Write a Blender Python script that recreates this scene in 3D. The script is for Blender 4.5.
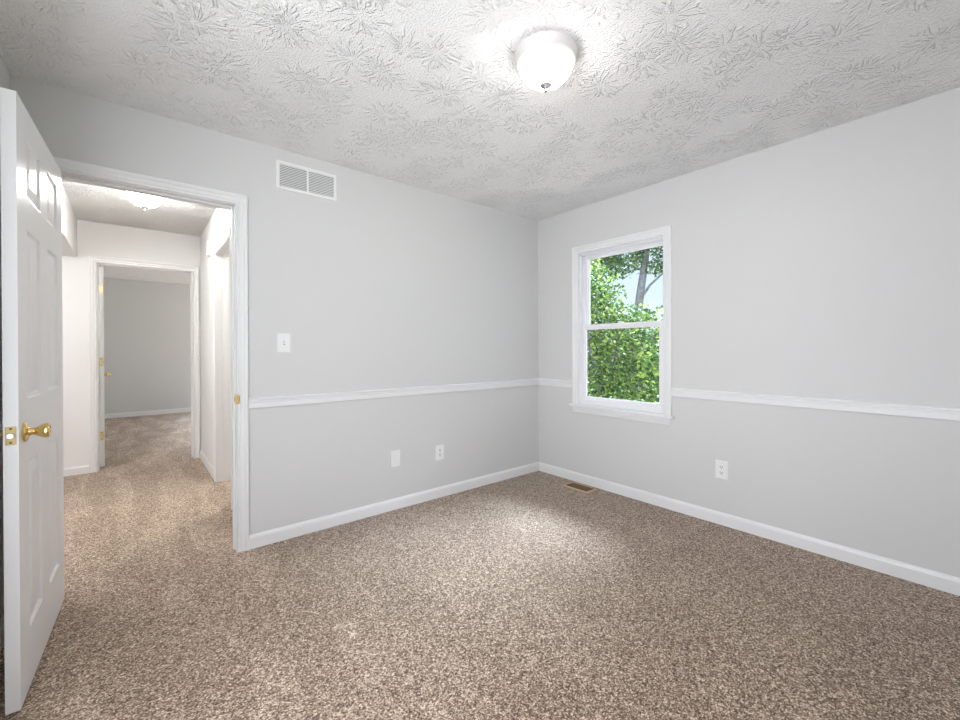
import bpy, bmesh, math, random
from mathutils import Vector, Matrix, Euler
random.seed(7)
for o in list(bpy.data.objects): bpy.data.objects.remove(o)
S = bpy.context.scene
COL = S.collection
R = math.radians

# ------------------------------------------------------------------ camera, world, sun, exposure
FPX, CY = 420.846, 350.53
cam = bpy.data.cameras.new('camera'); camo = bpy.data.objects.new('camera', cam); COL.objects.link(camo)
cam.sensor_width = 36.0; cam.lens = FPX * 36.0 / 960.0
cam.shift_y = -(360.0 - CY) / 960.0
cam.clip_start = 0.02; cam.clip_end = 300
yaw, pit, rol = 0.68955, -0.00442, -0.003
fw = Vector((math.sin(yaw)*math.cos(pit), math.cos(yaw)*math.cos(pit), math.sin(pit)))
rt = Vector((math.cos(yaw), -math.sin(yaw), 0)); up = rt.cross(fw)
r2 = rt*math.cos(rol) + up*math.sin(rol); u2 = up*math.cos(rol) - rt*math.sin(rol)
M = Matrix((r2, u2, -fw)).transposed().to_4x4(); M.translation = Vector((-3.06389, -2.81746, 1.19259))
camo.matrix_world = M
S.camera = camo

W = bpy.data.worlds.new('sky'); S.world = W; W.use_nodes = True
wn = W.node_tree.nodes; wl = W.node_tree.links
bg = wn['Background']; bg.inputs['Strength'].default_value = 1.0
tc = wn.new('ShaderNodeTexCoord'); sx = wn.new('ShaderNodeSeparateXYZ'); cr = wn.new('ShaderNodeValToRGB')
wl.new(tc.outputs['Generated'], sx.inputs[0]); wl.new(sx.outputs['Z'], cr.inputs[0])
cr.color_ramp.elements[0].position = 0.0; cr.color_ramp.elements[0].color = (1.08, 1.22, 1.42, 1)
cr.color_ramp.elements[1].position = 0.7; cr.color_ramp.elements[1].color = (.45, .58, .85, 1)
e = cr.color_ramp.elements.new(0.2); e.color = (.94, 1.10, 1.42, 1)
# broad glow added to the sky behind the viewer as fill, centred below the horizon
dt = wn.new('ShaderNodeVectorMath'); dt.operation = 'DOT_PRODUCT'; wl.new(tc.outputs['Generated'], dt.inputs[0])
dt.inputs[1].default_value = Vector((-.70, -.62, -.2)).normalized()
mr = wn.new('ShaderNodeMapRange'); mr.interpolation_type = 'SMOOTHSTEP'; wl.new(dt.outputs['Value'], mr.inputs[0])
mr.inputs[1].default_value = -.15; mr.inputs[2].default_value = 1.0; mr.inputs[3].default_value = 0; mr.inputs[4].default_value = 8.0
hz = wn.new('ShaderNodeVectorMath'); hz.operation = 'SCALE'; hz.inputs[0].default_value = (.92, .955, 1.0); wl.new(mr.outputs[0], hz.inputs['Scale'])
ad = wn.new('ShaderNodeVectorMath'); ad.operation = 'ADD'; wl.new(cr.outputs[0], ad.inputs[0]); wl.new(hz.outputs[0], ad.inputs[1])
# overcast zenith, brighter than the horizon
zr = wn.new('ShaderNodeMapRange'); zr.interpolation_type = 'SMOOTHSTEP'; wl.new(sx.outputs['Z'], zr.inputs[0])
zr.inputs[1].default_value = .24; zr.inputs[2].default_value = .85; zr.inputs[3].default_value = 0; zr.inputs[4].default_value = 4.2
zs = wn.new('ShaderNodeVectorMath'); zs.operation = 'SCALE'; zs.inputs[0].default_value = (.90, .94, 1.0); wl.new(zr.outputs[0], zs.inputs['Scale'])
az = wn.new('ShaderNodeVectorMath'); az.operation = 'ADD'; wl.new(ad.outputs[0], az.inputs[0]); wl.new(zs.outputs[0], az.inputs[1])
wl.new(az.outputs[0], bg.inputs['Color'])

sun = bpy.data.lights.new('sun', 'SUN'); suno = bpy.data.objects.new('sun', sun); COL.objects.link(suno)
sun.energy = 54.0; sun.angle = R(42); sun.color = (.70, .82, 1.0)
suno.location = (8, -6, 9)
suno.rotation_euler = Vector((-.66, -.02, -1.0)).to_track_quat('-Z', 'Y').to_euler()

LAMP = 58.0       # glass dome of the bedroom lamp
HALL_LAMP = 180.0   # glass dome of the hall lamp
S.view_settings.view_transform = 'Standard'
try: S.view_settings.look = 'None'
except Exception: pass
S.view_settings.exposure = -0.13; S.view_settings.gamma = 1.0
S.view_settings.use_curve_mapping = False
S.cycles.use_denoising = True
S.cycles.max_bounces = 12; S.cycles.diffuse_bounces = 8; S.cycles.transparent_max_bounces = 16
S.cycles.sample_clamp_indirect = 8.0

# ------------------------------------------------------------------ materials
def mat(name, col, rough=.6, metal=0., spec=.5):
    m = bpy.data.materials.new(name); m.use_nodes = True
    b = m.node_tree.nodes['Principled BSDF']
    b.inputs['Base Color'].default_value = (*col, 1); b.inputs['Roughness'].default_value = rough
    b.inputs['Metallic'].default_value = metal; b.inputs['Specular IOR Level'].default_value = spec
    return m
class NT:
    def __init__(s, m): s.t = m.node_tree; s.n = s.t.nodes; s.l = s.t.links; s.b = s.n['Principled BSDF']
    def new(s, k, **kw):
        x = s.n.new('ShaderNode' + k)
        for a, v in kw.items(): setattr(x, a, v)
        return x
    def put(s, sock, v):
        if isinstance(v, bpy.types.NodeSocket): s.l.new(v, sock)
        elif v is not None: sock.default_value = v
    def math(s, op, a, b=None, c=None, clamp=False):
        x = s.new('Math', operation=op); x.use_clamp = clamp
        for i, v in enumerate((a, b, c)):
            if v is not None: s.put(x.inputs[i], v)
        return x.outputs[0]
    def noise(s, vec, scale, detail=2., rough=.5, dims='3D'):
        x = s.new('TexNoise', noise_dimensions=dims); s.put(x.inputs['Vector'], vec)
        x.inputs['Scale'].default_value = scale; x.inputs['Detail'].default_value = detail; x.inputs['Roughness'].default_value = rough
        return x
    def ramp(s, f, stops):
        x = s.new('ValToRGB'); s.put(x.inputs[0], f); el = x.color_ramp.elements
        while len(el) < len(stops): el.new(.5)
        for i, (p, c) in enumerate(stops): el[i].position = p; el[i].color = (*c, 1) if len(c) == 3 else c
        return x.outputs[0]
    def smooth(s, v, a, b):
        x = s.new('MapRange', interpolation_type='SMOOTHSTEP'); s.put(x.inputs[0], v)
        x.inputs[1].default_value = a; x.inputs[2].default_value = b; return x.outputs[0]
    def bump(s, h, strength, dist):
        x = s.new('Bump'); x.inputs['Strength'].default_value = strength; x.inputs['Distance'].default_value = dist
        s.put(x.inputs['Height'], h); s.l.new(x.outputs[0], s.b.inputs['Normal'])
    def pos(s): return s.new('NewGeometry').outputs['Position']

def wall_paint(name, col):
    m = mat(name, col, .62, spec=.3); t = NT(m); p = t.pos()
    n = t.noise(p, 260, 3); t.bump(n.outputs[0], .06, .002)
    return m
M_wall = wall_paint('wall_paint', (.61, .607, .60))
M_wall_brightened = wall_paint('wall_paint_brightened', (.74, .735, .725))  # wall paint lightened in the hall, standing in for stronger light there
M_trim = mat('white_trim_paint', (.745, .745, .745), .32)
M_door = mat('white_door_paint', (.79, .79, .79), .30)
M_plastic = mat('white_plastic', (.78, .78, .77), .35)
M_vinyl = mat('white_vinyl', (.78, .78, .80), .35)
M_dark = mat('dark_slot', (.03, .03, .03), .6)
M_shadowgap = mat('duct_grey', (.25, .25, .25), .8)
M_enamel = mat('white_enamel', (.78, .78, .77), .4)
M_brass = mat('polished_brass', (.76, .57, .24), .16, 1.0)
M_steel = mat('satin_steel', (.55, .54, .56), .32, 1.0)
M_nickel = mat('brushed_nickel', (.80, .77, .76), .42, .6)
M_latch = mat('aged_brass', (.50, .40, .19), .5, .9)
M_hinge = mat('dull_brass', (.74, .62, .38), .38, 1.0)
M_tan = mat('tan_metal', (.50, .36, .22), .45)
M_brown = mat('brown_metal', (.16, .085, .04), .5)
M_bark = mat('bark', (.20, .17, .15), .9)
t = NT(M_bark); n = t.noise(t.pos(), 9, 5); t.l.new(t.ramp(n.outputs[0], [(.3, (.045, .045, .052)), (.7, (.13, .13, .145))]), t.b.inputs['Base Color'])
M_grass = mat('lawn', (.05, .085, .025), .9)

def ceiling_mat():
    m = mat('stomped_plaster', (.86, .862, .86), .75, spec=.25); t = NT(m); p = t.pos()
    def rosette(scale, off, density):
        mp = t.new('Mapping'); t.l.new(p, mp.inputs[0]); mp.inputs['Location'].default_value = (*off, 0)
        wob = t.noise(mp.outputs[0], 6, 2)
        add = t.new('VectorMath', operation='MULTIPLY_ADD'); t.l.new(wob.outputs['Color'], add.inputs[0]); add.inputs[1].default_value = (.05, .05, 0); t.l.new(mp.outputs[0], add.inputs[2])
        v = t.new('TexVoronoi', voronoi_dimensions='2D', feature='F1'); t.l.new(add.outputs[0], v.inputs['Vector']); v.inputs['Scale'].default_value = scale
        sub = t.new('VectorMath', operation='SUBTRACT'); t.l.new(add.outputs[0], sub.inputs[0]); t.l.new(v.outputs['Position'], sub.inputs[1])
        s = t.new('SeparateXYZ'); t.l.new(sub.outputs[0], s.inputs[0])
        ang = t.math('ARCTAN2', s.outputs['Y'], s.outputs['X'])
        rad = t.math('SQRT', t.math('ADD', t.math('MULTIPLY', s.outputs['X'], s.outputs['X']), t.math('MULTIPLY', s.outputs['Y'], s.outputs['Y'])))
        cs = t.new('SeparateColor'); t.l.new(v.outputs['Color'], cs.inputs[0])
        c = t.new('CombineXYZ'); t.put(c.inputs[0], t.math('MULTIPLY', ang, 5.2)); t.put(c.inputs[1], t.math('MULTIPLY', rad, 18.)); t.put(c.inputs[2], t.math('MULTIPLY', cs.outputs[0], 60.))
        nn = t.noise(c.outputs[0], 1.0, 1.5, .5)
        ridge = t.smooth(nn.outputs[0], .50, .62)
        fade = t.math('MULTIPLY', t.smooth(rad, .012, .035), t.math('SUBTRACT', 1.0, t.smooth(rad, .085, .15)))
        fade = t.math('MULTIPLY', fade, t.smooth(cs.outputs[1], density, density + .15))
        return t.math('MULTIPLY', ridge, fade)
    h = t.math('MAXIMUM', rosette(4.2, (0, 0), .05), rosette(3.7, (3.37, 1.71), .2))
    f = t.noise(p, 120, 3)
    h = t.math('ADD', h, t.math('MULTIPLY', t.smooth(f.outputs[0], .45, .65), .28))
    t.bump(h, 1.0, .0068)
    return m
M_ceil = ceiling_mat()

def carpet_mat():
    m = mat('cut_pile_carpet', (.3, .25, .2), .97, spec=.05); t = NT(m); p = t.pos()
    sp = t.new('SeparateXYZ'); t.l.new(p, sp.inputs[0])
    def grain(scale):
        v = t.new('TexVoronoi', voronoi_dimensions='2D', feature='F1'); t.l.new(p, v.inputs['Vector']); v.inputs['Scale'].default_value = scale
        c = t.new('SeparateColor'); t.l.new(v.outputs['Color'], c.inputs[0]); return c.outputs[0]
    f = t.math('ADD', t.math('ADD', t.math('MULTIPLY', grain(310), .5), t.math('MULTIPLY', grain(155), .34)), t.math('MULTIPLY', t.noise(p, 40, 2).outputs[0], .16))
    # lay of the pile: brushed patches and, in the far room, triangular vacuum strokes
    pn = t.noise(p, 2.3, 2.5, .55)
    px, py = sp.outputs['X'], sp.outputs['Y']
    mp = t.new('Mapping'); t.l.new(p, mp.inputs[0]); mp.inputs['Rotation'].default_value = (0, 0, R(28)); mp.inputs['Scale'].default_value = (5.5, 1.1, 1)
    st = t.noise(mp.outputs[0], 1.0, 1.)
    lay = t.math('ADD', t.math('MULTIPLY', t.smooth(pn.outputs[0], .35, .65), .03), t.math('MULTIPLY', t.math('MULTIPLY', t.smooth(st.outputs[0], .47, .55), t.smooth(px, -1.9, -2.6)), .055))
    row = t.math('MULTIPLY', py, 1.75); rf = t.math('FRACT', row)
    colx = t.math('FRACT', t.math('ADD', t.math('MULTIPLY', px, 2.6), t.math('MULTIPLY', t.math('FLOOR', row), .37)))
    tri = t.math('ABSOLUTE', t.math('SUBTRACT', t.math('MULTIPLY', colx, 2.), 1.))
    inside = t.smooth(t.math('SUBTRACT', t.math('SUBTRACT', 1., rf), tri), -.06, .06)
    far = t.smooth(py, 3.0, 3.6)
    lay = t.math('ADD', lay, t.math('MULTIPLY', t.math('MULTIPLY', inside, far), .06))
    f = t.math('ADD', f, t.math('SUBTRACT', lay, .035))
    c = t.ramp(f, [(.12, (.044, .027, .017)), (.35, (.152, .103, .070)), (.58, (.34, .250, .183)), (.86, (.81, .67, .54))])
    t.l.new(c, t.b.inputs['Base Color'])
    t.b.inputs['Sheen Weight'].default_value = .25; t.b.inputs['Sheen Roughness'].default_value = .45
    t.bump(t.noise(p, 60, 3).outputs[0], .3, .006)
    return m
M_carpet = carpet_mat()

def leaf_mat(name, dark, mid, light, trans=.42):
    m = mat(name, mid, .42, spec=.4); t = NT(m)
    g = t.new('NewGeometry')
    n = t.noise(g.outputs['Position'], 1.4, 2)
    f = t.math('ADD', t.math('MULTIPLY', g.outputs['Random Per Island'], .7), t.math('MULTIPLY', n.outputs[0], .5))
    c = t.ramp(f, [(.2, dark), (.55, mid), (.9, light)])
    t.l.new(c, t.b.inputs['Base Color'])
    tr = t.new('BsdfTranslucent'); t.l.new(c, tr.inputs['Color'])
    mx = t.new('MixShader'); mx.inputs[0].default_value = trans
    t.l.new(t.b.outputs[0], mx.inputs[1]); t.l.new(tr.outputs[0], mx.inputs[2])
    t.l.new(mx.outputs[0], t.n['Material Output'].inputs['Surface'])
    return m
M_leafA = leaf_mat('maple_leaves', (.010, .028, .010), (.052, .118, .024), (.26, .35, .065))
M_leafB = leaf_mat('far_leaves', (.013, .034, .018), (.044, .092, .034), (.17, .24, .08))

def glass_mat():
    m = bpy.data.materials.new('window_glass'); m.use_nodes = True; nt = m.node_tree; nt.nodes.clear()
    out = nt.nodes.new('ShaderNodeOutputMaterial'); mx = nt.nodes.new('ShaderNodeMixShader')
    tr = nt.nodes.new('ShaderNodeBsdfTransparent'); tr.inputs[0].default_value = (.95, .97, .96, 1)
    gl = nt.nodes.new('ShaderNodeBsdfGlossy'); gl.inputs['Roughness'].default_value = .02
    fr = nt.nodes.new('ShaderNodeFresnel'); fr.inputs[0].default_value = 1.3
    nt.links.new(fr.outputs[0], mx.inputs[0]); nt.links.new(tr.outputs[0], mx.inputs[1]); nt.links.new(gl.outputs[0], mx.inputs[2])
    nt.links.new(mx.outputs[0], out.inputs[0]); return m
M_glass = glass_mat()
def emit_mat(name, col, s, lo, side):
    m = mat(name, (.9, .9, .9), .25)
    t = NT(m); b = t.b; b.inputs['Emission Color'].default_value = (*col, 1)
    # the bulbs sit low in the bowl: it glows most underneath and least at its rim
    sx = t.new('SeparateXYZ'); t.l.new(t.new('NewGeometry').outputs['Normal'], sx.inputs[0])
    dn = t.smooth(t.math('MULTIPLY', sx.outputs['Z'], -1.), lo, 1.0)
    t.l.new(t.math('MULTIPLY_ADD', dn, s*(1-side), s*side), b.inputs['Emission Strength'])
    return m
M_lampglass = emit_mat('lit_lamp_glass', (1., .97, .94), LAMP, -.05, .06)
M_hallglass = emit_mat('lit_hall_lamp_glass', (1., .995, .95), HALL_LAMP, -.15, .09)

# ------------------------------------------------------------------ helpers
def bx(bm, x0, x1, y0, y1, z0, z1):
    x0, x1 = sorted((x0, x1)); y0, y1 = sorted((y0, y1)); z0, z1 = sorted((z0, z1))
    v = [bm.verts.new((x, y, z)) for z in (z0, z1) for y in (y0, y1) for x in (x0, x1)]
    for f in ((0, 2, 3, 1), (4, 5, 7, 6), (0, 1, 5, 4), (2, 6, 7, 3), (0, 4, 6, 2), (1, 3, 7, 5)): bm.faces.new([v[i] for i in f])
def rings(bm, rs, closed=False, capa=True, capb=True):
    vs = [[bm.verts.new(p) for p in r] for r in rs]; n = len(vs[0])
    for a, b in zip(vs, vs[1:]):
        for i in range(n):
            if len(set((a[i], a[(i+1) % n], b[(i+1) % n], b[i]))) == 4: bm.faces.new((a[i], a[(i+1) % n], b[(i+1) % n], b[i]))
    if capa: bm.faces.new(list(reversed(vs[0])))
    if capb: bm.faces.new(vs[-1])
def lathe(bm, prof, n=48, org=(0, 0, 0), axis='z'):
    """prof: (radius, height) from one end to the other"""
    o = Vector(org); rs = []
    for r, h in prof:
        ring = []
        for i in range(n):
            a = 2*math.pi*i/n; c, s = max(r, 1e-4)*math.cos(a), max(r, 1e-4)*math.sin(a)
            ring.append(o + (Vector((c, s, h)) if axis == 'z' else Vector((c, h, s)) if axis == 'y' else Vector((h, c, s))))
        rs.append(ring)
    rings(bm, rs)
def mitre(bm, prof, pts, place, closed=False):
    """prof: list of (outward, proud); pts(d) gives the 2-D corner points of the outline grown by d; place(a, b, h) -> 3-D"""
    rows = [[bm.verts.new(place(a, b, h)) for a, b in pts(d)] for d, h in prof]
    n = len(rows[0]); k = len(rows)
    for i in range(k):
        r0, r1 = rows[i], rows[(i+1) % k]
        for j in range(n if closed else n-1): bm.faces.new((r0[j], r0[(j+1) % n], r1[(j+1) % n], r1[j]))
    if not closed:
        bm.faces.new([r[0] for r in rows]); bm.faces.new([r[-1] for r in reversed(rows)])
def run(bm, prof, a, b, nrm):
    """straight moulding: prof of (proud, z); a, b: xy ends; nrm: xy normal into the room"""
    r = [[(p[0]+nrm[0]*h, p[1]+nrm[1]*h, z) for h, z in prof] for p in (a, b)]
    rings(bm, r)
def link(name, bm, m, parent=None, smooth=0, bevel=0.):
    bmesh.ops.recalc_face_normals(bm, faces=bm.faces)
    me = bpy.data.meshes.new(name); bm.to_mesh(me); bm.free()
    o = bpy.data.objects.new(name, me); COL.objects.link(o); me.materials.append(m)
    if smooth:
        for p in me.polygons: p.use_smooth = True
        try: me.set_sharp_from_angle(angle=R(smooth))
        except Exception: pass
    if bevel:
        b = o.modifiers.new('bevel', 'BEVEL'); b.width = bevel; b.segments = 2; b.limit_method = 'ANGLE'; b.angle_limit = R(40)
    if parent: o.parent = parent
    return o
def B(*boxes):
    bm = bmesh.new()
    for b in boxes: bx(bm, *b)
    return bm
def tag(o, label=None, cat=None, kind=None, group=None):
    if label: o['label'] = label
    if cat: o['category'] = cat
    if kind: o['kind'] = kind
    if group: o['group'] = group
    return o
def empty(name, loc=(0, 0, 0), rz=0.):
    o = bpy.data.objects.new(name, None); COL.objects.link(o); o.location = loc; o.rotation_euler = (0, 0, rz); o.empty_display_size = .1
    return o
def struct(name, bm, m, label, cat, **k): return tag(link(name, bm, m, **k), label, cat, 'structure')

# ------------------------------------------------------------------ room shell
H = 2.44; T = .12
XS, YR = -3.488, -3.2              # wall behind the open door, wall behind the camera
DL, DR, DH = -3.383, -2.598, 2.04  # bedroom doorway
WY0, WY1, WZ0, WZ1 = -1.262, -.485, .695, 2.03   # window opening
HR, HF = -2.487, 2.74               # hall right wall, hall far wall
FL, FR, FH = -3.335, -2.560, 2.045  # far doorway
BY0, BY1 = .84, 1.60               # doorway in the hall right wall
RX0, RX1 = -2.65, -2.3  # unseen rear wall opening, added to let in soft fill
SY0, SY1 = -3.1, -1.25               # unseen side wall opening, added for fill light
FB = 6.95                          # far room back wall

struct('floor', B((-5.2, 3.2, YR-T, FB+T, -.25, 0), ), M_carpet, 'brown beige cut pile carpet running from bedroom through hall to far room', 'carpet')
struct('ceiling', B((-5.2, .14, YR-T, FB+T, H, H+.2), ), M_ceil, 'off-white ceiling with stomped plaster rosettes', 'ceiling')
bm = B((XS-T, DL, 0, T, 0, H), (DL, DR, 0, T, DH, H), (DR, 0, 0, T, 0, H))
struct('wall_left', bm, M_wall, 'light grey bedroom wall with the doorway and the return grille', 'wall')
bm = B((0, .122, YR-T, WY0, 0, H), (0, .122, WY1, T, 0, H), (0, .122, WY0, WY1, 0, WZ0-.03), (0, .122, WY0, WY1, WZ1, H))
struct('wall_right', bm, M_wall, 'light grey bedroom wall around the window', 'wall')
struct('wall_side', B((XS-T, XS, YR-T, SY0, 0, H), (XS-T, XS, SY1, 0, 0, H), (XS-T, XS, SY0, SY1, 0, .3), (XS-T, XS, SY0, SY1, 2.28, H)), M_wall, 'light grey bedroom wall behind the open door, with an out of view opening added for fill light', 'wall')
struct('wall_rear', B((XS, RX0, YR-T, YR, 0, H), (RX1, 0, YR-T, YR, 0, H), (RX0, RX1, YR-T, YR, 0, .95), (RX0, RX1, YR-T, YR, 2.15, H)), M_wall, 'light grey bedroom wall behind the viewer with an unseen opening added for fill light', 'wall')
bm = B((HR, HR+T, T, BY0, 0, H), (HR, HR+T, BY1, HF, 0, H), (HR, HR+T, BY0, BY1, 2.04, H))
struct('wall_hall_right', bm, M_wall_brightened, 'light grey hall wall carrying the chime box', 'wall')
bm = B((-5.2, FL, HF, HF+T, 0, H), (FL, FR, HF, HF+T, FH, H), (FR, .14, HF, HF+T, 0, H))
struct('wall_hall_far', bm, M_wall_brightened, 'light grey wall at the end of the hall with far doorway', 'wall')
struct('wall_hall_bulkhead', B((-4.0, -3.47, T, HF, 2.08, H)), M_wall_brightened, 'boxed bulkhead under the hall ceiling beside the open door', 'bulkhead')
struct('wall_hall_left', B((-5.2, -5.08, T, HF, 0, H), (-5.2, XS-T, 0, T, 0, H)), M_wall_brightened, 'light grey wall of the stair side of the hall', 'wall')
bm = B((-5.2, .14, FB, FB+T, 0, H), (-5.2, -5.08, HF+T, 4.4, 0, H), (-5.2, -5.08, 5.1, FB, 0, H), (-5.2, -5.08, 4.4, 5.1, 0, 1.0), (-5.2, -5.08, 4.4, 5.1, 2.0, H))  # left wall has an unseen opening added to brighten the far room
struct('wall_far_room', bm, M_wall, 'grey back wall of the dim far room', 'wall')
bm = B((0, .14, HF+T, 3.1, 0, H), (0, .14, 6.4, FB, 0, H), (0, .14, 3.1, 6.4, 0, .3), (0, .14, 3.1, 6.4, 2.25, H))  # unseen opening added to bring daylight into the far room
struct('wall_far_room_right', bm, M_wall, 'grey right wall of the far room with an unseen opening added for light', 'wall')
bm = B((HR+T, -.5, 2.6, HF, 0, H), (-.5, -.38, T, HF, 0, H))
struct('wall_bathroom', bm, M_wall, 'light wall of the lit room off the hall', 'wall')

# baseboards and chair rails
BBP = [(0, 0), (.013, 0), (.013, .062), (.010, .072), (.005, .078), (.004, .082), (0, .082)]
CRP = [(0, .838), (.010, .838), (.0125, .842), (.014, .872), (.017, .875), (.017, .880), (.015, .882), (.019, .885), (.020, .889), (.020, .894), (.012, .900), (0, .900)]
def mould(name, prof, segs, label, cat):
    bm = bmesh.new()
    for a, b, n in segs: run(bm, prof, a, b, n)
    return struct(name, bm, M_trim, label, cat)
CW = .058  # casing width
mould('baseboard_left', BBP, [((DR+.004+CW, 0), (0, 0), (0, -1)), ((XS, 0), (DL-.004-CW, 0), (0, -1))], 'white baseboard below the wall with the return grille', 'baseboard')
mould('baseboard_right', BBP, [((0, 0), (0, YR), (-1, 0))], 'white baseboard below the window wall', 'baseboard')
mould('baseboard_side', BBP, [((XS, 0), (XS, YR), (1, 0))], 'white baseboard behind the open door', 'baseboard')
mould('baseboard_rear', BBP, [((XS, YR), (0, YR), (0, 1))], 'white baseboard behind the viewer', 'baseboard')
mould('baseboard_hall_far', BBP, [((-5.08, HF), (FL-.004-CW, HF), (0, -1))], 'white baseboard at the end of the hall beside far doorway', 'baseboard')
mould('baseboard_hall_right', BBP, [((HR, HF), (HR, BY1+.004+CW), (-1, 0)), ((HR, T), (HR, BY0-.004-CW), (-1, 0))], 'white baseboard along the right of the hall', 'baseboard')
mould('baseboard_far_room', BBP, [((-5.08, FB), (0, FB), (0, -1))], 'white baseboard in the dim far room', 'baseboard')
mould('trim_1', CRP, [((DR+.004+CW, 0), (0, 0), (0, -1))], 'white chair rail between the doorway and the corner', 'chair rail')
mould('trim_2', CRP, [((0, 0), (0, -.423), (-1, 0))], 'short white chair rail between the corner and the window', 'chair rail')
mould('trim_3', CRP, [((0, -1.325), (0, YR), (-1, 0))], 'white chair rail from the window towards the viewer', 'chair rail')
mould('trim_4', CRP, [((XS, 0), (XS, SY1+.02), (1, 0)), ((XS, SY0-.02), (XS, YR), (1, 0))], 'white chair rail behind the open door', 'chair rail')

# door casings: colonial profile, mitred
CP = [(0, 0), (0, .009), (.003, .011), (.008, .011), (.011, .008), (.015, .009), (.019, .012), (.036, .013), (.042, .017), (.053, .018), (CW, .016), (CW, 0)]
def casing_bm(L, Rr, Tz, place, rev=.004):
    bm = bmesh.new()
    mitre(bm, CP, lambda d: [(L-rev-d, 0), (L-rev-d, Tz+rev+d), (Rr+rev+d, Tz+rev+d), (Rr+rev+d, 0)], place)
    return bm
def door_frame(name, L, Rr, Tz, to3, depth, label, stop0, stop1):
    """to3(along, into, z): into=0 at the near wall face, depth at the other"""
    r = empty(name); tag(r, label, 'door frame', 'structure')
    link('casing', casing_bm(L, Rr, Tz, lambda a, z, h: to3(a, -h, z)), M_trim, r)
    link('casing', casing_bm(L, Rr, Tz, lambda a, z, h: to3(a, depth+h, z)), M_trim, r)
    def jb(boxes):
        bm = bmesh.new()
        for a0, a1, b0, b1, z0, z1 in boxes:
            p, q = to3(a0, b0, z0), to3(a1, b1, z1); bx(bm, p[0], q[0], p[1], q[1], p[2], q[2])
        return bm
    e = .0015; j = .016
    link('jamb', jb([(L-.002, L+.001, -e, depth+e, 0, Tz), (Rr-.001, Rr+.002, -e, depth+e, 0, Tz), (L-.002, Rr+.002, -e, depth+e, Tz-.001, Tz+.002)]), M_trim, r)
    link('door_stop', jb([(L, L+.011, stop0, stop1, 0, Tz), (Rr-.011, Rr, stop0, stop1, 0, Tz), (L, Rr, stop0, stop1, Tz-.011, Tz)]), M_trim, r, bevel=.002)
    return r
fr1 = door_frame('trim_5', DL, DR, DH, lambda a, b, z: (a, b, z), T, 'white moulded frame of the bedroom doorway beside the open panel door', .038, .072)
fr2 = door_frame('trim_6', FL, FR, FH, lambda a, b, z: (a, HF+b, z), T, 'white frame of the doorway at the end of the hall', .048, .082)
fr3 = door_frame('trim_7', BY0, BY1, 2.04, lambda a, b, z: (HR+b, a, z), T, 'bright white frame of the doorway on the right of the hall', .052, .086)

# brass strike plate on the bedroom jamb
bm = B((DR-.0035, DR-.001, .002, .032, .868, .930))
rings(bm, [[(DR-.0035, .004, z), (DR-.001, .004, z), (DR+.001, -.010, z), (DR+.007, -.021, z), (DR+.013, -.0225, z), (DR+.013, -.0245, z), (DR+.006, -.0235, z), (DR-.0015, -.012, z)] for z in (.872, .926)])
sp = link('strike_plate', bm, M_brass, fr1); sp['label'] = 'brass strike plate with bent lip'
bm = B((DR-.0042, DR-.0034, .010, .024, .885, .913)); link('strike_hole', bm, M_dark, sp)

# ------------------------------------------------------------------ six panel doors
def panel_face(bm, w, h, y, sgn, cols, rows):
    """one moulded face of a door slab; sgn = outward direction along y"""
    xs = [0]; zs = [0]
    for a, b in cols: xs += [a, b]
    for a, b in rows: zs += [a, b]
    xs.append(w); zs.append(h)
    def q(pts): bm.faces.new([bm.verts.new(p) for p in pts])
    for i in range(len(xs)-1):
        for k in range(len(zs)-1):
            x0, x1, z0, z1 = xs[i], xs[i+1], zs[k], zs[k+1]
            if i % 2 and k % 2:
                loops = []
                for d, dep in ((0, 0), (.004, .001), (.010, .008), (.018, .0095), (.024, .008), (.052, .002), (.055, .002)):
                    yy = y - sgn*dep
                    loops.append([(x0+d, yy, z0+d), (x1-d, yy, z0+d), (x1-d, yy, z1-d), (x0+d, yy, z1-d)])
                for a, b in zip(loops, loops[1:]):
                    for j in range(4): q((a[j], a[(j+1) % 4], b[(j+1) % 4], b[j]))
                q(loops[-1])
            else: q(((x0, y, z0), (x1, y, z0), (x1, y, z1), (x0, y, z1)))
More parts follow.
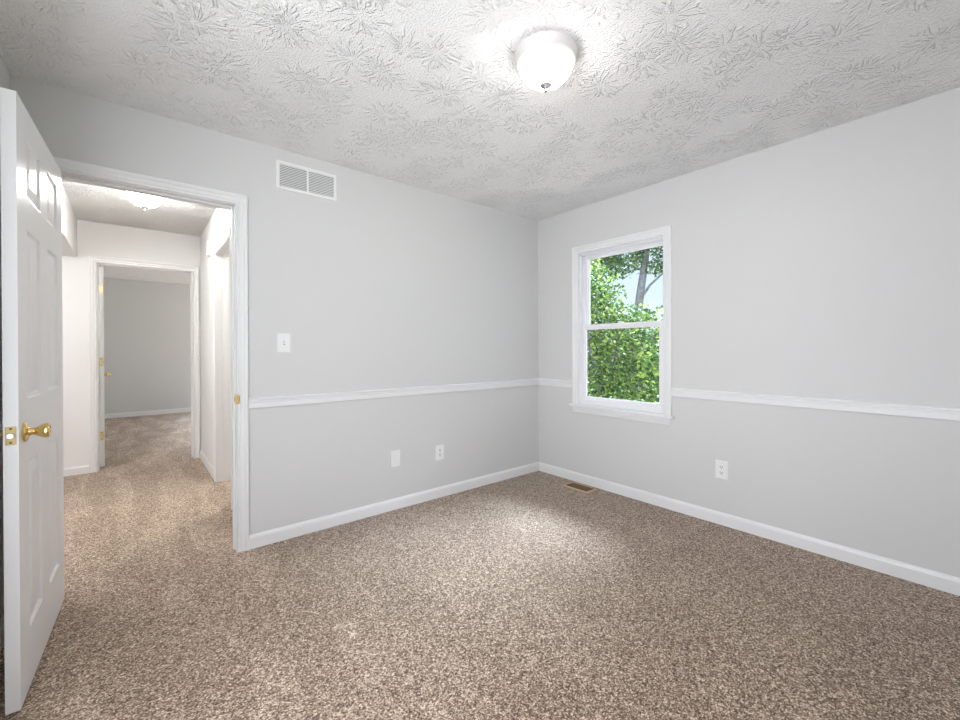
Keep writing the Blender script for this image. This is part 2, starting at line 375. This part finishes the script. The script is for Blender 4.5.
def six_panel(name, loc, rz, w, h, z0, th, y0, label, mirror=False, knob=True):
    r = empty(name, loc, rz); tag(r, label, 'door', 'structure')
    cols = [(.112*w/.766, .312*w/.766), (.436*w/.766, .642*w/.766)]
    rows = [(.205, .795), (1.01, 1.605), (1.715, 1.925)]
    bm = bmesh.new(); x0 = .003
    panel_face(bm, w, h, y0+th, 1, cols, rows); panel_face(bm, w, h, y0, -1, cols, rows)
    for a, b in (((0, 0), (w, 0)), ((w, 0), (w, h)), ((w, h), (0, h)), ((0, h), (0, 0))):
        bm.faces.new([bm.verts.new(p) for p in ((a[0], y0, a[1]), (b[0], y0, b[1]), (b[0], y0+th, b[1]), (a[0], y0+th, a[1]))])
    bmesh.ops.remove_doubles(bm, verts=bm.verts, dist=.00005)
    for v in bm.verts: v.co.x += x0; v.co.z += z0; v.co.y *= (-1 if mirror else 1)
    link('slab', bm, M_door, r)
    ms = -1 if mirror else 1
    kx, kz = x0+w-.066, .914
    for s, yf in ((1, y0+th), (-1, y0)):
        g = lambda p: [(rr, ms*(yf + s*hh)) for rr, hh in p]
        bm = bmesh.new()
        lathe(bm, g([(.0, -.001), (.033, -.001), (.0335, .003), (.031, .007), (.024, .010), (.0145, .012), (.0125, .018), (.0118, .025), (.0, .025)]), 40, (kx, 0, kz), 'y')
        ro = link('rose', bm, M_brass, r, smooth=35)
        bm = bmesh.new()
        lathe(bm, g([(.0, .0245), (.0125, .0245), (.0118, .027), (.0145, .030), (.0195, .038), (.0235, .046), (.0255, .053), (.0252, .058), (.0228, .060), (.0218, .0625), (.015, .064), (.014, .062), (0, .062)]), 40, (kx, 0, kz), 'y')
        k = link('knob', bm, M_brass, r, smooth=35); k['label'] = 'polished brass tulip knob'
        if s == 1:
            bm = bmesh.new(); lathe(bm, g([(0, .061), (.008, .061), (.0075, .0655), (0, .066)]), 24, (kx, 0, kz), 'y'); link('lock_button', bm, M_brass, k, smooth=30)
    xe = x0+w
    bm = B((xe-.001, xe+.0015, ms*(y0+.005), ms*(y0+th-.005), kz-.030, kz+.030))
    lp = link('latch_plate', bm, M_latch, r, bevel=.0008); lp['label'] = 'brass latch plate on the door edge'
    bm = bmesh.new(); yc = ms*(y0+th/2)
    lathe(bm, [(0, xe), (.0095, xe), (.0095, xe+.009), (.008, xe+.0105), (0, xe+.0105)], 28, (0, yc, kz), 'x'); link('latch_bolt', bm, M_steel, lp, smooth=30)
    for zz in (kz-.0225, kz+.0225):
        bm = bmesh.new(); lathe(bm, [(0, xe+.001), (.0038, xe+.001), (.003, xe+.0026), (0, xe+.0026)], 16, (0, yc, zz), 'x'); link('screw', bm, M_brown, lp, smooth=30)
    return r
def hinge(door, z, y0, th, mirror):
    ms = -1 if mirror else 1
    bm = B((.0012, .0032, ms*(y0+.002), ms*(y0+th-.004), z-.045, z+.045))
    bm2 = bm; lathe(bm2, [(0, -.047), (.0065, -.047), (.0065, .047), (0, .047)], 16, (-.001, 0, z), 'z')
    h = link('hinge', bm2, M_hinge, door, smooth=30); h['label'] = 'brass butt hinge on the door edge'
    for k, dz in enumerate((-.03, 0, .03)):
        bm = bmesh.new(); lathe(bm, [(0, .0014), (.0042, .0014), (.003, .0002), (0, .0002)], 12, (-.0004, ms*(y0+th*(.62 if k % 2 else .42)), z+dz), 'x'); link('screw', bm, M_brown, h)
d1 = six_panel('door_1', (-3.364, -.014, 0), R(-92.4), .778, 2.025, .012, .035, .008, 'white six panel door swung open into the bedroom with brass knob')
d2 = six_panel('door_2', (-3.3275, HF+T+.012, 0), R(93.2), .745, 2.02, .014, .035, .004, 'white door swung into the far room showing its hinged edge', mirror=True)
for z in (1.805, 1.07, .325): hinge(d2, z, .004, .035, True)

# ------------------------------------------------------------------ window
w = empty('window_1', (0, 0, 0)); tag(w, 'white double hung window looking out on green trees', 'window', 'structure')
bm = bmesh.new()
mitre(bm, [(d*1.06, h) for d, h in CP], lambda d: [(WY0-d, WZ0), (WY0-d, WZ1+.004+d), (WY1+d, WZ1+.004+d), (WY1+d, WZ0)], lambda a, z, h: (-h, a, z))
link('casing', bm, M_trim, w)
bm = bmesh.new(); ol = [(.062, WY0+.001), (.062, WY1-.001), (-.002, WY1-.001), (-.002, WY1+.085), (-.036, WY1+.085), (-.036, WY0-.085), (-.002, WY0-.085), (-.002, WY0+.001)]
rings(bm, [[(x, y, z) for x, y in ol] for z in (WZ0-.022, WZ0)])
link('stool', bm, M_trim, w, bevel=.004)
bm = bmesh.new(); run(bm, [(0, .622), (.009, .622), (.012, .628), (.012, .640), (.016, .648), (.017, .674), (0, .674)], (0, WY0-.060), (0, WY1+.060), (-1, 0)); link('apron', bm, M_trim, w)
# vinyl frame lining
a = .016
bm = B((.0, .118, WY1-.003, WY1+.001, WZ0, WZ1), (.0, .118, WY0-.001, WY0+.003, WZ0, WZ1), (.0, .118, WY0, WY1, WZ1-.003, WZ1+.001),
       (.018, .030, WY1-.014, WY1, WZ0, WZ1), (.018, .030, WY0, WY0+.014, WZ0, WZ1), (.018, .030, WY0, WY1, WZ1-.014, WZ1),
       (.064, .069, WY1-.020, WY1, WZ0, WZ1), (.064, .069, WY0, WY0+.020, WZ0, WZ1), (.064, .069, WY0, WY1, WZ1-.016, WZ1),
       (.100, .118, WY0, WY0+.03, WZ0, WZ1), (.100, .118, WY0, WY1, WZ1-.03, WZ1), (.063, .128, WY0, WY1, WZ0-.03, WZ0+.008))
link('vinyl_frame', bm, M_vinyl, w)
def sash(name, x0, x1, y0, y1, z0, z1, gy0, gy1, gz0, gz1, lab):
    bm = bmesh.new(); xm = (x0+x1)/2
    # mitred sash: stepped glazing bead on the room side
    outer = [(y0, z0), (y1, z0), (y1, z1), (y0, z1)]
    def loop(k, x):
        yy0, yy1, zz0, zz1 = (y0+(gy0-y0)*k, y1+(gy1-y1)*k, z0+(gz0-z0)*k, z1+(gz1-z1)*k)
        return [(x, yy0, zz0), (x, yy1, zz0), (x, yy1, zz1), (x, yy0, zz1)]
    ls = [loop(0, x1), loop(0, x0), loop(.62, x0), (loop(.70, x0+.004)), loop(.90, x0+.006), loop(1, xm-.004), loop(1, xm+.004), loop(.8, x1), loop(0, x1)]
    rings(bm, ls, capa=False, capb=False)
    bmesh.ops.remove_doubles(bm, verts=bm.verts, dist=.0001)
    s = link(name, bm, M_vinyl, w); s['label'] = lab
    bm = B((xm-.002, xm+.002, gy0-.004, gy1+.004, gz0-.004, gz1+.004)); link('pane', bm, M_glass, s)
    return s
sash('upper_sash', .070, .098, WY0+.006, WY1-.006, 1.362, WZ1-.010, -1.2235, -.546, 1.4035, 1.9805, 'upper sash behind the meeting rail')
ls = sash('lower_sash', .032, .060, WY0+.004, WY1-.004, WZ0+.001, 1.4015, -1.2055, -.538, .768, 1.356, 'lower sash nearest the room')
bm = B((.036, .060, -.90, -.85, 1.4015, 1.406), (.040, .056, -.89, -.858, 1.406, 1.413)); bx(bm, .046, .054, -.875, -.845, 1.411, 1.416)
link('sash_lock', bm, M_vinyl, ls, bevel=.002)

# ------------------------------------------------------------------ ceiling lamps
def ceiling_lamp(loc, glass, label, hall=False):
    r = empty('ceiling_light', loc); tag(r, label, 'ceiling light', group=None)
    bm = bmesh.new(); lathe(bm, [(.0, 0), (.131, 0), (.133, -.004), (.132, -.010), (.128, -.016), (.126, -.032), (.124, -.041), (.119, -.044), (.115, -.041), (.115, -.020), (0, -.020)], 72)
    link('pan', bm, M_nickel, r, smooth=30)
    pr = []
    for i in range(17):
        a = (math.pi/2)*i/16
        pr.append((.115*math.cos(a)**.85, -.040-.092*math.sin(a)**1.08))
    bm = bmesh.new(); lathe(bm, [(.110, -.036)] + pr, 64); link('glass_shade', bm, glass, r, smooth=60)
    bm = bmesh.new(); lathe(bm, [(0, -.118), (.021, -.121), (.0245, -.127), (.0245, -.134), (.019, -.140), (.008, -.142), (.0042, -.147), (.0042, -.150), (.0075, -.154), (.007, -.159), (.0025, -.163), (.002, -.168), (0, -.169)], 28); link('finial', bm, M_steel, r, smooth=35)
    return r
ceiling_lamp((-1.709, -1.618, H), M_lampglass, 'round frosted glass ceiling lamp with nickel pan in the bedroom')
ceiling_lamp((-2.985, 1.38, H), M_hallglass, 'lit glass ceiling lamp in the hall beyond the doorway', True)
bl = bpy.data.lights.new('bathroom_lamp', 'POINT'); bl.energy = 75; bl.shadow_soft_size = .35; bl.color = (1, .965, .91)
blo = bpy.data.objects.new('bathroom_lamp', bl); COL.objects.link(blo); blo.location = (-1.5, 1.5, 2.15)

sl = bpy.data.lights.new('stair_fill', 'POINT'); sl.energy = 46; sl.shadow_soft_size = .15; sl.color = (.98, .98, 1)  # unseen point light added to even out the hall
slo = bpy.data.objects.new('stair_fill', sl); COL.objects.link(slo); slo.location = (-4.55, 1.3, 1.95)

# ------------------------------------------------------------------ wall fittings
# return grille
x0, x1, z0, z1 = -2.374, -1.996, 2.193, 2.369
g = empty('return_grille', (0, 0, 0)); tag(g, 'white two bay louvred return air grille high on the doorway wall', 'vent')
bm = bmesh.new()
mitre(bm, [(0, -.001), (0, -.005), (.003, -.007), (.017, -.006), (.0195, -.002), (.0195, -.001)], lambda d: [(x0+.0195-d, z0+.0195-d), (x1-.0195+d, z0+.0195-d), (x1-.0195+d, z1-.0195+d), (x0+.0195-d, z1-.0195+d)], lambda a, z, h: (a, h, z), True)
xm = (x0+x1)/2
bx(bm, xm-.0055, xm+.0055, -.006, -.001, z0+.019, z1-.019)
link('frame', bm, M_enamel, g)
link('backing', B((x0+.012, x1-.012, -.0016, -.0006, z0+.012, z1-.012)), M_shadowgap, g)
for a0, a1 in ((x0+.0195, xm-.0055), (xm+.0055, x1-.0195)):
    bm = bmesh.new(); nl = 13; step = (z1-z0-.039)/nl
    for i in range(nl):
        zb = z0+.0195+step*i
        rings(bm, [[(a, -.0018, zb+step*.95), (a, -.0055, zb+step*.30), (a, -.0055, zb+step*.22), (a, -.0018, zb+step*.86)] for a in (a0, a1)])
    link('louver_bank', bm, M_enamel, g)
for xx in (x0+.010, x1-.010):
    bm = bmesh.new(); lathe(bm, [(0, -.0055), (.004, -.006), (.003, -.0078), (0, -.0082)], 14, (xx, 0, (z0+z1)/2), 'y'); link('screw', bm, M_enamel, g, smooth=30)

def plate(name, place, label, cat, kind, group=None):
    """wall plate 70 x 115 mm built around the origin; place(a, h, z)"""
    r = empty(name, place(0, 0, 0)); tag(r, label, cat, group=group); o = Vector(place(0, 0, 0))
    P = lambda a, h, z: tuple(Vector(place(a, h, z)) - o)
    def boxp(bm, a0, a1, h0, h1, z0, z1):
        p, q = P(a0, h0, z0), P(a1, h1, z1); bx(bm, p[0], q[0], p[1], q[1], p[2], q[2])
    wd, hg = .039, .0605
    bm = bmesh.new()
    rings(bm, [[P(a*(wd-d), h, z*(hg-d)) for a, z in ((-1, -1), (1, -1), (1, 1), (-1, 1))] for d, h in ((0, 0), (0, .003), (.003, .006))])
    pl = link('cover_plate', bm, M_plastic, r)
    def screw(z):
        bm = bmesh.new(); ring = lambda rad, h: [P(rad*math.cos(i*math.pi/6), h, z+rad*math.sin(i*math.pi/6)) for i in range(12)]
        rings(bm, [ring(.0034, .0055), ring(.0034, .0066), ring(.0022, .0072)]); link('screw', bm, M_plastic, r)
        bm = bmesh.new(); boxp(bm, -.0025, .0025, .0072, .0074, z-.0005, z+.0005); 
        link('screw_slot', bm, M_dark, r)
    if kind == 'switch':
        bm = bmesh.new(); boxp(bm, -.0055, .0055, .006, .0068, -.0125, .0125); link('toggle_slot', bm, M_shadowgap, r)
        bm = bmesh.new(); rings(bm, [[P(-.0045, .006, -.009), P(.0045, .006, -.009), P(.0045, .006, .004), P(-.0045, .006, .004)], [P(-.0035, .018, .004), P(.0035, .018, .004), P(.0035, .017, .011), P(-.0035, .017, .011)]]); link('toggle', bm, M_plastic, r)
        screw(.030); screw(-.030)
    elif kind == 'blank': screw(.021); screw(-.021)
    else:
        screw(0.)
        for zc in (.0195, -.0195):
            bm = bmesh.new()
            def ring(s, h):
                out = []
                for i in range(24):
                    an = 2*math.pi*i/24; out.append(P(max(-.0165, min(.0165, .0195*math.cos(an)))*s, h, zc+max(-.0135, min(.0135, .0175*math.sin(an)))*s))
                return out
            rings(bm, [ring(1, .0055), ring(1, .0074), ring(.94, .008)]); rc = link('receptacle', bm, M_plastic, r)
            bm = bmesh.new(); boxp(bm, -.0082, -.0048, .008, .0083, zc-.0015, zc+.009); boxp(bm, .0048, .0082, .008, .0083, zc-.0005, zc+.008)
            rr = lambda rad, h: [P(rad*math.cos(i*math.pi/6), h, zc-.0075+rad*math.sin(i*math.pi/6)) for i in range(12)]
            rings(bm, [rr(.0034, .008), rr(.0034, .0083)]); link('slots', bm, M_dark, rc)
    return r
onL = lambda x, z: (lambda a, h, dz: (x+a, -h, z+dz))
onR = lambda y, z: (lambda a, h, dz: (-h, y+a, z+dz))
plate('light_switch', onL(-2.333, 1.232), 'white toggle light switch on the wall beside the doorway', 'light switch', 'switch')
plate('blank_cover_plate', onL(-1.562, .376), 'plain white blank wall plate without sockets, nearer the doorway', 'wall plate', 'blank')
plate('wall_outlet', onL(-1.165, .359), 'white duplex outlet on the doorway wall beside the blank plate', 'outlet', 'outlet')
plate('wall_outlet', onR(-1.664, .370), 'white duplex outlet below the chair rail on the window wall', 'outlet', 'outlet')

# door chime box in the hall
c = empty('door_chime', (HR, 1.93, 2.15)); tag(c, 'small white chime box high on the hall wall past the doorway', 'door chime')
link('cover', B((-.032, 0, -.05, .05, -.065, .075)), M_plastic, c, bevel=.006)
link('base', B((-.006, 0, -.055, .055, -.07, .08)), M_plastic, c, bevel=.003)

# floor register
fx0, fx1, fy0, fy1 = -.196, -.048, -.713, -.454
g = empty('floor_register', (0, 0, 0)); tag(g, 'brown metal floor register with tan rim in the carpet under the window', 'floor vent')
bm = bmesh.new()
mitre(bm, [(0, .001), (0, .006), (.004, .010), (.010, .010), (.017, .002), (.017, .001)], lambda d: [(fx0+.017-d, fy0+.017-d), (fx1-.017+d, fy0+.017-d), (fx1-.017+d, fy1-.017+d), (fx0+.017-d, fy1-.017+d)], lambda a, b, h: (a, b, h), True)
link('rim', bm, M_tan, g)
bm = B((fx0+.015, fx1-.015, fy0+.015, fy1-.015, .0005, .0015))
link('grille_base', bm, M_brown, g)
bm = bmesh.new()
for i in range(22):
    yy = fy0+.022 + i*(fy1-fy0-.044)/21
    rings(bm, [[(xx, yy-.004, .002), (xx, yy+.001, .0075), (xx, yy+.002, .0075), (xx, yy-.003, .002)] for xx in (fx0+.016, fx1-.016)])
bx(bm, (fx0+fx1)/2-.003, (fx0+fx1)/2+.003, fy0+.016, fy1-.016, .002, .0082)
link('louver_bank', bm, M_brown, g)

# ------------------------------------------------------------------ outdoors
GZ = -3.0
tag(link('lawn', B((.6, 60, -40, 60, GZ-.2, GZ)), M_grass), 'green lawn under the trees outside the window', 'lawn', 'stuff')
def limb(bm, pts, r0, r1, n=10):
    pts = [Vector(p) for p in pts]; rs = []
    for i, p in enumerate(pts):
        d = (pts[min(i+1, len(pts)-1)] - pts[max(i-1, 0)]).normalized(); s = d.orthogonal().normalized(); q = d.cross(s)
        rr = r0 + (r1-r0)*i/(len(pts)-1)
        rs.append([p + s*rr*math.cos(2*math.pi*k/n) + q*rr*math.sin(2*math.pi*k/n) for k in range(n)])
    # keep rings untwisted
    for a, b in zip(rs, rs[1:]):
        best = min(range(n), key=lambda k: sum((a[j]-b[(j+k) % n]).length for j in range(n))); b[:] = b[best:] + b[:best]
    rings(bm, rs)
LEAF = [(0, 0), (.18, -.36), (.42, -.46), (.60, -.22), (1.0, 0), (.60, .22), (.42, .46), (.18, .36)]
def leaves(blobs, n, size, rng, name, m, parent):
    """blobs: (centre, radii) crown masses; leaves hang mostly on the outer shell"""
    vs, fs = [], []
    wts = [b[1][0]*b[1][1]*b[1][2] for b in blobs]
    for i in range(n):
        c, rad = rng.choices(blobs, wts)[0]
        d = Vector((rng.gauss(0, 1), rng.gauss(0, 1), rng.gauss(0, 1))).normalized() * (rng.random() ** .45)
        p = Vector(c) + Vector((d.x*rad[0], d.y*rad[1], d.z*rad[2]))
        s = size * rng.uniform(.6, 1.25)
        q = Euler((rng.gauss(0, .65), rng.gauss(.35, .5), rng.uniform(0, 6.283))).to_matrix()
        k = len(vs)
        for a, b in LEAF: vs.append(p + q @ Vector((a*s, b*s, -abs(b)*s*.35 - a*a*s*.2)))
        fs.append((k, k+1, k+2, k+3, k+4)); fs.append((k, k+4, k+5, k+6, k+7))
    me = bpy.data.meshes.new(name); me.from_pydata([tuple(v) for v in vs], [], fs); me.materials.append(m)
    o = bpy.data.objects.new(name, me); COL.objects.link(o); o.parent = parent; return o
CAM = Vector((-3.06389, -2.81746, 1.19259))
def at(u, v, x):
    """point at distance x beyond the window wall seen in that direction from the room"""
    d = r2*((u-480)/FPX) + u2*(-(v-CY)/FPX) + fw
    return CAM + d*((x-CAM.x)/d.x)
def tree(name, label, base, trunk, branches, blobs, n, size, m, seed):
    rng = random.Random(seed); r = empty(name, base); tag(r, label, 'tree'); o = Vector(base)
    bm = bmesh.new(); limb(bm, [Vector(p)-o for p in trunk[0]], trunk[1], trunk[2], 12); link('trunk', bm, M_bark, r, smooth=60)
    for pts, a, b in branches:
        bm = bmesh.new(); limb(bm, [Vector(p)-o for p in pts], a, b, 8); link('branch', bm, M_bark, r, smooth=60)
    leaves([(Vector(c)-o, rad) for c, rad in blobs], n, size, rng, 'foliage', m, r)
    return r
# near leafy tree filling the lower and left of the window
c0 = at(612, 345, 5.2)
A = Vector((c0.x, c0.y, 0)); base = (A.x+.3, A.y, GZ)
tree('leafy_tree', 'bright green leafy tree close outside the window', base,
     ([(A.x+.3, A.y, GZ), (A.x+.3, A.y, GZ+.6), (A.x+.2, A.y-.05, -1.2), tuple(at(602, 388, 5.3)), tuple(at(613, 360, 5.3)), tuple(at(622, 325, 5.5))], .13, .03),
     [([tuple(at(602, 388, 5.3)), tuple(at(590, 350, 5.0)), tuple(at(588, 310, 5.0))], .04, .012), ([tuple(at(613, 360, 5.3)), tuple(at(640, 345, 5.2)), tuple(at(662, 330, 5.1))], .04, .012)],
     [(at(600, 375, 5.4), (.9, 1.0, .9)), (at(640, 372, 5.4), (.9, 1.0, .9)), (at(586, 320, 5.3), (.9, .9, 1.0)), (at(620, 335, 5.6), (.8, 1.0, .55)), (at(655, 338, 5.4), (.8, .9, .40)), (at(606, 300, 5.4), (.5, .6, .5)), (at(630, 318, 5.5), (.5, .6, .35)), (at(650, 322, 5.4), (.4, .5, .25)), (at(640, 312, 5.5), (.35, .4, .22)), (at(656, 314, 5.4), (.3, .35, .2)),
      (at(575, 275, 5.3), (.8, .75, .8)), (at(600, 285, 5.5), (.55, .5, .55)), (at(680, 365, 5.2), (.9, 1.0, .7)), (at(620, 430, 5.0), (1.2, 1.6, 1.0)), (at(548, 330, 5.4), (.9, 1.0, 1.2))], 19000, .082, M_leafA, 3)
# taller tree whose bare grey trunk shows against the sky
tp = [at(634, 420, 9.0), at(636, 330, 9.0), at(640, 296, 9.0), at(644, 268, 9.0), at(648, 240, 9.0), at(653, 205, 9.0), at(656, 180, 9.0)]
base = (tp[0].x, tp[0].y, GZ)
tree('tall_tree', 'taller tree with grey forked trunk showing against the sky', base,
     ([base] + [tuple(p) for p in tp], .17, .06),
     [([tuple(at(642, 297, 9.0)), tuple(at(650, 285, 9.0)), tuple(at(662, 274, 9.1)), tuple(at(680, 262, 9.3))], .045, .02),
      ([tuple(at(646, 255, 9.0)), tuple(at(632, 250, 8.9)), tuple(at(612, 252, 8.8))], .05, .015),
      ([tuple(at(650, 228, 9.0)), tuple(at(668, 215, 9.2)), tuple(at(690, 205, 9.4))], .05, .015)],
     [(at(625, 265, 8.8), (.55, .50, .42)), (at(612, 250, 8.8), (.7, .6, .4)), (at(655, 262, 9.0), (.5, .30, .30)), (at(652, 245, 9.0), (.6, .65, .28)), (at(600, 262, 8.7), (.8, .7, .6)),
      (at(668, 258, 9.2), (.5, .4, .45)), (at(656, 270, 9.1), (.35, .25, .22)), (at(636, 258, 8.8), (.4, .35, .35)), (at(640, 210, 9.0), (1.3, 1.4, .6)), (at(690, 225, 9.3), (1.0, 1.0, .9))], 9500, .10, M_leafB, 5)
# background trees closing the view between the leaves
c2 = at(600, 350, 14.0)
tree('background_tree', 'darker green tree farther back behind the leafy tree', (c2.x, c2.y, GZ),
     ([(c2.x, c2.y, GZ), (c2.x, c2.y, GZ+.8), (c2.x, c2.y+.1, -.5), (c2.x+.1, c2.y, 2.0)], .22, .08), [],
     [(at(600, 365, 14), (1.6, 2.2, 1.9)), (at(650, 372, 14), (1.6, 2.2, 1.3)), (at(575, 300, 14.2), (1.6, 2.0, 1.9)), (at(620, 325, 14.2), (1.3, 1.4, .7)), (at(690, 370, 14), (1.6, 2.2, 1.3))], 9000, .16, M_leafB, 9)
